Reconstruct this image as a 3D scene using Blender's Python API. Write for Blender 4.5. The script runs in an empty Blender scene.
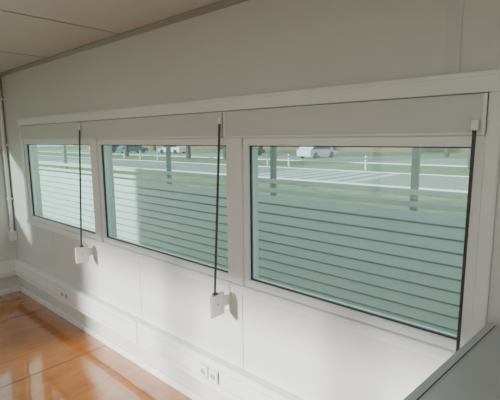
import bpy, bmesh, math, random
from mathutils import Vector, Matrix
random.seed(4)
S=bpy.context.scene
COL=S.collection

# ---------------------------------------------------------------- materials
def mat(name,col,rough=0.5,metal=0.0,var=0.0,scale=4.0,bump=0.0,spec=0.5,stretch=(1,1,1)):
    m=bpy.data.materials.new(name); m.use_nodes=True
    nt=m.node_tree; b=nt.nodes['Principled BSDF']
    b.inputs['Roughness'].default_value=rough; b.inputs['Metallic'].default_value=metal
    b.inputs['Specular IOR Level'].default_value=spec
    tc=nt.nodes.new('ShaderNodeTexCoord'); mp=nt.nodes.new('ShaderNodeMapping')
    mp.inputs['Scale'].default_value=stretch
    n=nt.nodes.new('ShaderNodeTexNoise'); n.inputs['Scale'].default_value=scale; n.inputs['Detail'].default_value=5
    nt.links.new(tc.outputs['Object'],mp.inputs[0]); nt.links.new(mp.outputs[0],n.inputs['Vector'])
    r=nt.nodes.new('ShaderNodeValToRGB')
    r.color_ramp.elements[0].position=.3; r.color_ramp.elements[1].position=.7
    r.color_ramp.elements[0].color=[max(0,c*(1-var)) for c in col]+[1]
    r.color_ramp.elements[1].color=[min(1,c*(1+var)) for c in col]+[1]
    nt.links.new(n.outputs['Fac'],r.inputs[0]); nt.links.new(r.outputs[0],b.inputs['Base Color'])
    if bump:
        bp=nt.nodes.new('ShaderNodeBump'); bp.inputs['Strength'].default_value=bump; bp.inputs['Distance'].default_value=.01
        nt.links.new(n.outputs['Fac'],bp.inputs['Height']); nt.links.new(bp.outputs[0],b.inputs['Normal'])
    return m
M_wall=mat('wall_panel',(.69,.70,.67),.45,var=.02,scale=1.2)
M_trim=mat('trim_white',(.83,.86,.84),.35,var=.01)
M_box=mat('shutter_box_grey',(.65,.67,.65),.4,var=.01)
M_pvc=mat('pvc_white',(.85,.88,.88),.3,var=.01)
M_joint=mat('joint_strip',(.64,.66,.66),.4,var=.01)
M_ceil=mat('ceiling_panel',(.60,.59,.55),.6,var=.02,scale=2)
M_corn=mat('cornice_metal',(.34,.34,.32),.4,var=.02)
M_strap=mat('strap_grey',(.08,.09,.09),.8,var=.15,scale=60)
M_gasket=mat('rubber_black',(.03,.04,.04),.5)
M_cab=mat('cabinet_metal',(.50,.54,.56),.35,var=.02)
M_dark=mat('dark_plastic',(.05,.05,.055),.5)
M_seam=mat('floor_seam',(.16,.06,.02),.5)
M_sock=mat('socket_grey',(.45,.45,.43),.4)
M_grass=mat('grass',(.20,.29,.13),.95,var=.3,scale=1.2)
M_road=mat('asphalt',(.36,.38,.38),.9,var=.12,scale=2)
M_slat=mat('slat_paint',(.70,.76,.74),.6,var=.04,scale=3)
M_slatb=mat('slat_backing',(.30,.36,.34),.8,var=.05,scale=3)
M_post=mat('post_green',(.19,.25,.235),.6,var=.1)
M_bark=mat('bark',(.09,.075,.06),.9,var=.4,scale=8)
M_leaf=mat('leaves',(.06,.12,.04),.9,var=.5,scale=3)
M_white=mat('white_paint',(.8,.8,.8),.5)
M_blue=mat('car_blue',(.10,.15,.22),.3)
M_carg=mat('car_dark',(.09,.09,.095),.3)
M_tyre=mat('tyre',(.03,.03,.03),.8)
M_cglass=mat('car_glass',(.05,.06,.07),.1)
M_brick=mat('brick',(.25,.16,.12),.9,var=.2)
def floor_mat():
    m=bpy.data.materials.new('floor_boards'); m.use_nodes=True
    nt=m.node_tree; b=nt.nodes['Principled BSDF']; L=nt.links.new
    tc=nt.nodes.new('ShaderNodeTexCoord'); mp=nt.nodes.new('ShaderNodeMapping'); mp.inputs['Scale'].default_value=(4.5,1.2,1)
    n=nt.nodes.new('ShaderNodeTexNoise'); n.inputs['Scale'].default_value=1.8; n.inputs['Detail'].default_value=9; n.inputs['Distortion'].default_value=1.8
    L(tc.outputs['Object'],mp.inputs[0]); L(mp.outputs[0],n.inputs['Vector'])
    r=nt.nodes.new('ShaderNodeValToRGB'); r.color_ramp.elements[0].position=.25; r.color_ramp.elements[1].position=.75
    r.color_ramp.elements[0].color=(.34,.105,.014,1); r.color_ramp.elements[1].color=(.54,.19,.032,1)
    L(n.outputs['Fac'],r.inputs[0]); L(r.outputs[0],b.inputs['Base Color'])
    n2=nt.nodes.new('ShaderNodeTexNoise'); n2.inputs['Scale'].default_value=2.2
    mr=nt.nodes.new('ShaderNodeMapRange'); mr.inputs['To Min'].default_value=.08; mr.inputs['To Max'].default_value=.22
    L(tc.outputs['Object'],n2.inputs['Vector']); L(n2.outputs['Fac'],mr.inputs[0]); L(mr.outputs[0],b.inputs['Roughness'])
    b.inputs['Coat Weight'].default_value=1; b.inputs['Coat Roughness'].default_value=.04; b.inputs['Coat IOR'].default_value=1.85
    bp=nt.nodes.new('ShaderNodeBump'); bp.inputs['Strength'].default_value=.3; bp.inputs['Distance'].default_value=.01
    L(n2.outputs['Fac'],bp.inputs['Height']); L(bp.outputs[0],b.inputs['Normal']); L(bp.outputs[0],b.inputs['Coat Normal'])
    return m
M_floor=floor_mat()
def glass_mat(name,tint,haze=0.0):
    m=bpy.data.materials.new(name); m.use_nodes=True; nt=m.node_tree; nt.nodes.clear(); L=nt.links.new
    o=nt.nodes.new('ShaderNodeOutputMaterial'); t=nt.nodes.new('ShaderNodeBsdfTransparent'); t.inputs[0].default_value=tint
    g=nt.nodes.new('ShaderNodeBsdfGlossy'); g.inputs['Roughness'].default_value=.01; g.inputs[0].default_value=(.9,1,.97,1)
    f=nt.nodes.new('ShaderNodeFresnel'); f.inputs[0].default_value=1.75
    base=t.outputs[0]
    if haze:
        d=nt.nodes.new('ShaderNodeBsdfDiffuse'); d.inputs[0].default_value=(.50,.67,.61,1)
        tl=nt.nodes.new('ShaderNodeBsdfTranslucent'); tl.inputs[0].default_value=(.50,.67,.61,1)
        a=nt.nodes.new('ShaderNodeMixShader'); a.inputs[0].default_value=.5; L(d.outputs[0],a.inputs[1]); L(tl.outputs[0],a.inputs[2])
        tc=nt.nodes.new('ShaderNodeTexCoord'); n=nt.nodes.new('ShaderNodeTexNoise'); n.inputs['Scale'].default_value=2.5; n.inputs['Detail'].default_value=6
        L(tc.outputs['Object'],n.inputs['Vector'])
        mr=nt.nodes.new('ShaderNodeMapRange'); mr.inputs['To Min'].default_value=haze*.85; mr.inputs['To Max'].default_value=haze*1.15; L(n.outputs['Fac'],mr.inputs[0])
        k=nt.nodes.new('ShaderNodeMixShader'); L(mr.outputs[0],k.inputs[0]); L(t.outputs[0],k.inputs[1]); L(a.outputs[0],k.inputs[2]); base=k.outputs[0]
    mx=nt.nodes.new('ShaderNodeMixShader'); L(f.outputs[0],mx.inputs[0]); L(base,mx.inputs[1]); L(g.outputs[0],mx.inputs[2]); L(mx.outputs[0],o.inputs[0])
    return m
M_glass=glass_mat('window_glass',(.48,.65,.60,1),.24)
M_clear=glass_mat('clear_glass',(.97,.98,.98,1))

# ---------------------------------------------------------------- mesh helper
class B:
    def __init__(s): s.bm=bmesh.new(); s.mats=[]
    def mi(s,m):
        if m not in s.mats: s.mats.append(m)
        return s.mats.index(m)
    def box(s,x0,x1,y0,y1,z0,z1,m,bev=0,rot=None):
        r=bmesh.ops.create_cube(s.bm,size=1); vs=r['verts']
        bmesh.ops.scale(s.bm,vec=(abs(x1-x0),abs(y1-y0),abs(z1-z0)),verts=vs)
        if rot: bmesh.ops.rotate(s.bm,cent=(0,0,0),matrix=rot,verts=vs)
        bmesh.ops.translate(s.bm,vec=((x0+x1)/2,(y0+y1)/2,(z0+z1)/2),verts=vs)
        fs=set(f for v in vs for f in v.link_faces)
        i=s.mi(m)
        for f in fs: f.material_index=i
        if bev:
            es=list(set(e for f in fs for e in f.edges))
            rr=bmesh.ops.bevel(s.bm,geom=es,offset=bev,segments=2,affect='EDGES')
            for f in rr['faces']: f.material_index=i
        return s
    def cyl(s,c,r,h,m,axis='z',seg=16,r2=None):
        rr=bmesh.ops.create_cone(s.bm,cap_ends=True,segments=seg,radius1=r,radius2=r if r2 is None else r2,depth=h)
        vs=rr['verts']
        if axis=='x': bmesh.ops.rotate(s.bm,cent=(0,0,0),matrix=Matrix.Rotation(math.pi/2,3,'Y'),verts=vs)
        if axis=='y': bmesh.ops.rotate(s.bm,cent=(0,0,0),matrix=Matrix.Rotation(math.pi/2,3,'X'),verts=vs)
        bmesh.ops.translate(s.bm,vec=c,verts=vs)
        i=s.mi(m)
        for f in set(f for v in vs for f in v.link_faces): f.material_index=i
        return s
    def prism(s,pts,x0,x1,m):
        i=s.mi(m); n=len(pts)
        a=[s.bm.verts.new((x0,p[0],p[1])) for p in pts]; b=[s.bm.verts.new((x1,p[0],p[1])) for p in pts]
        fs=[s.bm.faces.new(a),s.bm.faces.new(b[::-1])]
        for k in range(n): fs.append(s.bm.faces.new((a[k],b[k],b[(k+1)%n],a[(k+1)%n])))
        for f in fs: f.material_index=i
        return s
    def done(s,name,parent=None,loc=None):
        bmesh.ops.recalc_face_normals(s.bm,faces=s.bm.faces[:])
        me=bpy.data.meshes.new(name); s.bm.to_mesh(me); s.bm.free()
        for m in s.mats: me.materials.append(m)
        o=bpy.data.objects.new(name,me); COL.objects.link(o)
        if loc: o.location=loc
        if parent: o.parent=parent
        return o
def empty(name,loc=(0,0,0)):
    e=bpy.data.objects.new(name,None); e.location=loc; COL.objects.link(e); return e

# ---------------------------------------------------------------- room
XL,XR,YB,H=-5.15,1.3,-3.7,2.47
T=.12
ZG=-.30
OP=[(-4.61,-3.186),(-3.10,-1.62),(-1.53,-.362)]
Z0,Z1=.925,1.752
b=B()
b.box(XL-T,XR+T,0,T,ZG+.05,Z0,M_wall); b.box(XL-T,XR+T,0,T,Z1,H+.1,M_wall)
xs=[XL-T]+[v for o in OP for v in o]+[XR+T]
for i in range(0,len(xs),2): b.box(xs[i],xs[i+1],0,T,Z0,Z1,M_wall)
b.done('wall_back')
OW=[(-5.10,-3.84),(-3.80,-2.54),(-2.50,-1.24),(-1.20,.06),(.1,1.2)]
W0,W1=.92,1.95
b=B()
b.box(XL-T,XR+T,YB-T,YB,ZG+.05,W0,M_wall); b.box(XL-T,XR+T,YB-T,YB,W1,H+.1,M_wall)
xs=[XL-T]+[v for o in OW for v in o]+[XR+T]
for i in range(0,len(xs),2): b.box(xs[i],xs[i+1],YB-T,YB,W0,W1,M_wall)
b.done('wall_front')
b=B(); EY0,EY1=-1.3,-.14
b.box(XL-T,XL,YB,EY0,0,H,M_wall); b.box(XL-T,XL,EY1,0,0,H,M_wall)
b.box(XL-T,XL,EY0,EY1,0,Z0,M_wall); b.box(XL-T,XL,EY0,EY1,Z1,H,M_wall)
b.done('wall_left')
B().box(XR,XR+T,YB,0,0,H,M_wall).done('wall_right')
B().box(XL,XR,YB,0,-.1,0,M_floor).done('floor')
b=B(); b.box(XL,XR,YB,0,H,H+.1,M_ceil)
for x in (-3.85,-2.65,-1.45,-.25,.95): b.box(x-.006,x+.006,YB,0,H-.003,H,M_corn)
b.done('ceiling')
b=B()
for x in (-4.38,-3.16,-1.94,-.72): b.box(x-.0035,x+.0035,YB,-.02,0,.0010,M_seam)
b.box(XL,XR,-1.25,-1.246,0,.0010,M_seam)
b.done('floor_joints')
b=B(); b.prism([(0,H),(-.028,H),(-.028,H-.01),(-.008,H-.030),(0,H-.030)],XL,XR,M_corn); b.done('trim_cornice_back')
B().box(XL,XL+.02,YB,-.03,H-.024,H,M_corn,).done('trim_cornice_left')
b=B()
b.box(-.52,-.465,-.004,0,1.97,H-.030,M_joint,.001)
b.done('trim_joint_upper')
b=B()
for x in (-4.1,-2.60): b.box(x-.007,x+.007,-.002,0,.40,.877,M_joint)
b.box(-1.577,-1.549,-.003,0,.40,.877,M_joint,.001)
b.done('trim_joint_lower')
b=B()
b.box(-4.68,-.317,-.026,0,1.90,1.962,M_trim,.003)
b.box(-4.70,-.302,-.038,0,1.955,1.97,M_trim,.003)
b.box(-4.68,-.317,-.026,0,.875,Z0-.002,M_trim,.003)
b.box(-4.68,-4.61,-.018,0,Z0,1.90,M_trim,.003)
b.box(-.362,-.317,-.018,0,Z0,1.90,M_trim,.003)
b.box(-3.186,-3.10,-.018,0,Z0,Z1,M_trim,.003); b.box(-1.62,-1.53,-.018,0,Z0,Z1,M_trim,.003)
b.done('trim_window_surround')
for x0,x1 in ((-4.61,-3.340),(-3.328,-1.664),(-1.652,-.362)):
    b=B(); b.box(x0,x1,-.028,-.001,Z1+.002,1.896,M_box,.004); b.box(x0,x1,-.034,-.001,Z1+.002,Z1+.012,M_trim,.002)
    b.box(x0,x0+.012,-.033,-.001,Z1+.012,1.896,M_trim,.002); b.box(x1-.012,x1,-.033,-.001,Z1+.012,1.896,M_trim,.002)
    b.done('roller_shutter_box')
def window(i,x0,x1,z0,z1,yc,gl,fw=.04):
    e=empty('window_%d'%i,((x0+x1)/2,yc,(z0+z1)/2)); 
    w=(x1-x0)/2; h=(z1-z0)/2
    b=B(); a,c=-.02,.04
    b.box(-w,w,a,c,-h,-h+fw,M_pvc,.003); b.box(-w,w,a,c,h-fw,h,M_pvc,.003)
    b.box(-w,-w+fw,a,c,-h+fw,h-fw,M_pvc,.003); b.box(w-fw,w,a,c,-h+fw,h-fw,M_pvc,.003)
    b.done('frame',e)
    g=.005; b=B()
    for (p,q,r,s) in ((-w+fw,w-fw,-h+fw,-h+fw+g),(-w+fw,w-fw,h-fw-g,h-fw),(-w+fw,-w+fw+g,-h+fw,h-fw),(w-fw-g,w-fw,-h+fw,h-fw)):
        b.box(p,q,-.008,.008,r,s,M_gasket)
    b.done('gasket',e)
    b=B(); b.mi(gl)
    v=[b.bm.verts.new(p) for p in ((-w+fw,0,-h+fw),(w-fw,0,-h+fw),(w-fw,0,h-fw),(-w+fw,0,h-fw))]; b.bm.faces.new(v)
    b.done('pane',e)
    return e
for i,(x0,x1) in enumerate(OP): window(i+1,x0,x1,Z0,Z1,.014,M_glass)
for i,(x0,x1) in enumerate(OW): window(i+4,x0,x1,W0,W1,YB-.05,M_clear,.03)
e=window(9,-.58,.58,Z0,Z1,0,M_glass); e.location=(XL-.045,(EY0+EY1)/2,(Z0+Z1)/2); e.rotation_euler=(0,0,math.pi/2)
b=B()
b.box(XL,XR,-.055,0,.215,.40,M_trim,.004); b.box(XL,XR,-.058,-.055,.255,.259,M_joint); b.box(XL,XR,-.058,-.055,.358,.362,M_joint)
for x in (-4.4,-2.60,-.9): b.box(x-.015,x+.015,-.059,-.05,.213,.402,M_trim,.002)
b.done('trim_trunking_back')
b=B(); b.box(XL,XL+.055,YB,-.056,.215,.40,M_trim,.004); b.box(XL+.055,XL+.058,YB,-.06,.255,.262,M_joint); b.done('trim_trunking_left')
for x in (-3.78,-1.79):
    b=B()
    for dx in (-.045,.045):
        b.box(x+dx-.04,x+dx+.04,-.070,-.0585,.268,.348,M_pvc,.004)
        b.cyl((x+dx,-.071,.308),.021,.004,M_sock,'y',20)
        b.cyl((x+dx-.009,-.0735,.308),.003,.002,M_dark,'y',8); b.cyl((x+dx+.009,-.0735,.308),.003,.002,M_dark,'y',8)
    b.done('power_outlet')
B().box(XL,XR,-.012,0,0,.06,M_trim,.003).done('baseboard_back')
B().box(XL,XL+.012,YB,-.015,0,.06,M_trim,.003).done('baseboard_left')
b=B(); b.cyl((XL+.03,-.034,(H-.03+.72)/2),.02,H-.03-.72,M_pvc,'z',16)
b.box(XL+.001,XL+.075,-.075,-.001,.62,.73,M_pvc,.006)
for z in (1.1,1.7,2.2): b.box(XL+.002,XL+.058,-.058,-.001,z-.012,z+.012,M_pvc,.004)
b.done('cable_conduit')

def strap(x,zt,zb,yb,yt=-.040):
    e=empty('strap_winder',(x,0,zb))
    b=B(); b.box(-.012,.012,yt-.010,-.035,zt-zb-.02,zt-zb+.015,M_pvc,.002); b.done('strap_guide',e)
    b=B(); i=b.mi(M_strap); prev=None; N=24; L=zt-zb
    for k in range(N+1):
        t=k/N; z=L*(1-t); y=yt-.004+(yb-yt)*t; a=math.radians(35+ 25*math.sin(t*3)); w=.0066; th=.0014
        c,s_=math.cos(a),math.sin(a); ring=[]
        for (p,q) in ((-w,-th),(w,-th),(w,th),(-w,th)):
            ring.append(b.bm.verts.new((p*c-q*s_, y+p*s_+q*c, z)))
        if prev:
            for m_ in range(4): b.bm.faces.new((prev[m_],ring[m_],ring[(m_+1)%4],prev[(m_+1)%4]))
        else: b.bm.faces.new(ring)
        prev=ring
    b.bm.faces.new(prev[::-1]); b.done('strap',e)
    b=B(); b.box(-.018,.018,-.005,-.0005,-.13,.005,M_pvc,.002); b.box(-.009,.009,-.05,-.004,-.09,-.03,M_pvc,.002); b.done('wall_bracket',e)
    b=B(); b.box(-.012,.012,-.152,-.040,-.135,.0,M_pvc,.006); b.box(-.010,.010,yb-.018,yb+.012,-.003,.008,M_dark,.001)
    b.cyl((.0125,-.098,-.062),.006,.003,M_sock,'x',12)
    b.done('winder_case',e)
strap(-3.300,1.85,.868,-.095); strap(-1.665,1.85,.868,-.105); strap(-.392,1.79,.79,-.065)

# ---------------------------------------------------------------- cabinet
ang=math.radians(-5)
b=B(); w,d,h=.62,.66,1.11
b.box(0,w,-d,0,.06,h-.03,M_cab,.006); b.box(.02,w-.02,-d+.03,-.02,0,.06,M_dark)
b.box(-.006,w+.006,-d-.006,.006,h-.026,h,M_cab,.005); b.box(.004,w-.004,-d+.004,-.004,h-.032,h-.024,M_dark)
b.box(.020,.023,-d+.02,-.02,h,h+.001,M_dark); b.box(.03,w-.02,-d+.02,-.02,h,h+.004,M_cab,.002)
for k in range(3):
    z=.09+k*.325; b.box(.015,w-.015,-d-.016,-d,z,z+.31,M_cab,.004); b.box(w/2-.07,w/2+.07,-d-.034,-d-.016,z+.22,z+.24,M_sock,.004)
c=b.done('filing_cabinet',loc=(-.290,-.085,0)); c.rotation_euler=(0,0,ang)

for x in (-3.4,-.6):  # invented ceiling battens, out of view, added as fill light for the interior
    e=empty('added_fill_lamp',(x,-2.5,H))
    b=B(); b.box(-.6,.6,-.07,.07,-.05,-.001,M_pvc,.006); b.box(-.58,.58,-.055,.055,-.062,-.05,M_white,.004); b.done('housing',e)
    l=bpy.data.lights.new('fill_light','AREA'); l.shape='RECTANGLE'; l.size=1.15; l.size_y=.1; l.energy=13; l.color=(1,.99,.96)
    o=bpy.data.objects.new('fill_light',l); COL.objects.link(o); o.location=(0,0,-.07); o.parent=e

# ---------------------------------------------------------------- outside
b=B(); b.box(-140,80,-60,120,ZG-.2,ZG,M_grass); b.done('ground')
b=B(); b.box(-140,80,15.0,21,ZG,ZG+.02,M_road); b.box(-140,80,14.8,15.0,ZG,ZG+.06,M_white); b.box(-140,80,21,21.2,ZG,ZG+.06,M_white)
for cx in (-15.5,-42):
    for k in range(7): b.box(cx+k*1.0,cx+.5+k*1.0,15.3,20.7,ZG+.02,ZG+.026,M_white)
for k in range(40):
    x=-130+k*5
    if not(-18<x<-8 or -45<x<-34): b.box(x,x+2,18,18.15,ZG+.02,ZG+.025,M_white)
b.done('road')
b=B(); b.box(-140,60,29,39,ZG,ZG+.02,M_road); b.box(-140,60,28.8,29,ZG,ZG+.08,M_white); b.done('car_park')
b=B(); FY=1.35
z=ZG+.06
while z<1.15:
    b.box(-9.5,3,FY-.008,FY+.008,z,z+.076,M_slat,.004,rot=Matrix.Rotation(math.radians(-10),3,'X')); z+=.092
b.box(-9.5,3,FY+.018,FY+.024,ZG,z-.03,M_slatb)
for k in range(2):
    b.box(-9.5,3,FY-.006,FY+.006,z+.012,z+.052,M_slat,.003); z+=.088
for x in (-8.3,-6.8,-5.4,-4.03,-2.43,-1.11,.4,1.8): b.box(x-.024,x+.024,FY+.008,FY+.055,ZG,2.6,M_post,.005)
b.box(-9.5,3,FY+.008,FY+.055,2.6,2.7,M_post)
b.done('slatted_screen')
def car(x,y,m,rz):
    b=B()
    b.prism([(-2.1,.25),(2.1,.25),(2.15,.7),(1.2,.85),(.7,1.35),(-1.3,1.38),(-1.95,.9),(-2.15,.8)],-.85,.85,m)
    b.prism([(1.1,.88),(.66,1.3),(-1.25,1.32),(-1.8,.92)],-.86,.86,M_cglass)
    for yy in (-1.3,1.3):
        for xx in (-.8,.8): b.cyl((xx,yy,.31),.31,.2,M_tyre,'x',18)
    o=b.done('car',loc=(x,y,ZG+.02)); o.rotation_euler=(0,0,rz)
for i,(x,m) in enumerate(((-66,M_white),(-60,M_carg),(-55,M_blue),(-47.5,M_white),(-33,M_carg),(-23,M_white),(-4,M_carg))):
    car(x,34+random.uniform(-1,1),m,random.uniform(-.2,.2)+(math.pi/2 if i%3==0 else 0))
def bollard(x,y):
    b=B(); b.cyl((0,0,.45),.07,.9,M_white,'z',14); b.cyl((0,0,.93),.075,.06,M_carg,'z',14,.04); b.cyl((0,0,.7),.074,.1,M_carg,'z',14)
    b.done('bollard',loc=(x,y,ZG))
for x in (-22,-20,-18,-12,-9,-40,-37,-34): bollard(x,22.6)
def tree(x,y,h,r):
    b=B(); b.cyl((0,0,h/2),r,h,M_bark,'z',10,r*.6)
    for k in range(4):
        a=k*1.7; rot=Matrix.Rotation(a,3,'Z')@Matrix.Rotation(.7,3,'Y')
        b.box(math.cos(a)*.7-.07,math.cos(a)*.7+.07,math.sin(a)*.7-.07,math.sin(a)*.7+.07,h*.75,h*.75+1.8,M_bark,0,rot)
    i=b.mi(M_leaf)
    for k in range(9):
        rr=bmesh.ops.create_icosphere(b.bm,subdivisions=2,radius=random.uniform(1.0,1.7))
        for v in rr['verts']: v.co*=random.uniform(.85,1.15)
        a=random.uniform(0,6.28); d=random.uniform(0,1.8)
        bmesh.ops.translate(b.bm,vec=(d*math.cos(a),d*math.sin(a),h+random.uniform(-.3,2.2)),verts=rr['verts'])
        for f in set(f for v in rr['verts'] for f in v.link_faces): f.material_index=i
    b.done('tree',loc=(x,y,ZG))
for x,y in ((-34,26.5),(-29,27),(-24.5,40),(-52,27),(-45,26),(-13,42),(-7,27),(-62,42),(-38,43),(-3,41),(-26,13)): tree(x,y,random.uniform(4,5.5),random.uniform(.16,.28))
b=B(); b.box(-120,40,55,62,ZG,4.5,M_brick); 
for k in range(30): b.box(-118+k*5,-115.5+k*5,54.9,55,1,2.4,M_cglass)
b.done('terraced_building')

# ---------------------------------------------------------------- light
w=bpy.data.worlds.new('World'); S.world=w; w.use_nodes=True
bg=w.node_tree.nodes['Background']; bg.inputs[0].default_value=(.88,.94,1,1); bg.inputs[1].default_value=1.85
sl=bpy.data.lights.new('sun','SUN'); sl.energy=11; sl.angle=math.radians(5); sl.color=(1,.99,.96)
so=bpy.data.objects.new('sun',sl); COL.objects.link(so); so.location=(-10,-20,8)
so.rotation_euler=Vector((.45,1,-.295)).to_track_quat('-Z','Y').to_euler()

# ---------------------------------------------------------------- camera
th,p,r=math.radians(42),math.radians(8.5),math.radians(.55)
h=Vector((-math.sin(th),math.cos(th),0)); Z=Vector((0,0,1))
F=h*math.cos(p)-Z*math.sin(p); U=h*math.sin(p)+Z*math.cos(p); R=Vector((math.cos(th),math.sin(th),0))
R2=R*math.cos(r)-U*math.sin(r); U2=U*math.cos(r)+R*math.sin(r)
cam=bpy.data.cameras.new('camera'); co=bpy.data.objects.new('camera',cam); COL.objects.link(co)
cam.sensor_width=36; cam.lens=413/500*36; cam.clip_start=.02; cam.clip_end=500
Mx=Matrix((R2,U2,-F)).transposed().to_4x4(); Mx.translation=(0,-1.65,1.75); co.matrix_world=Mx
S.camera=co
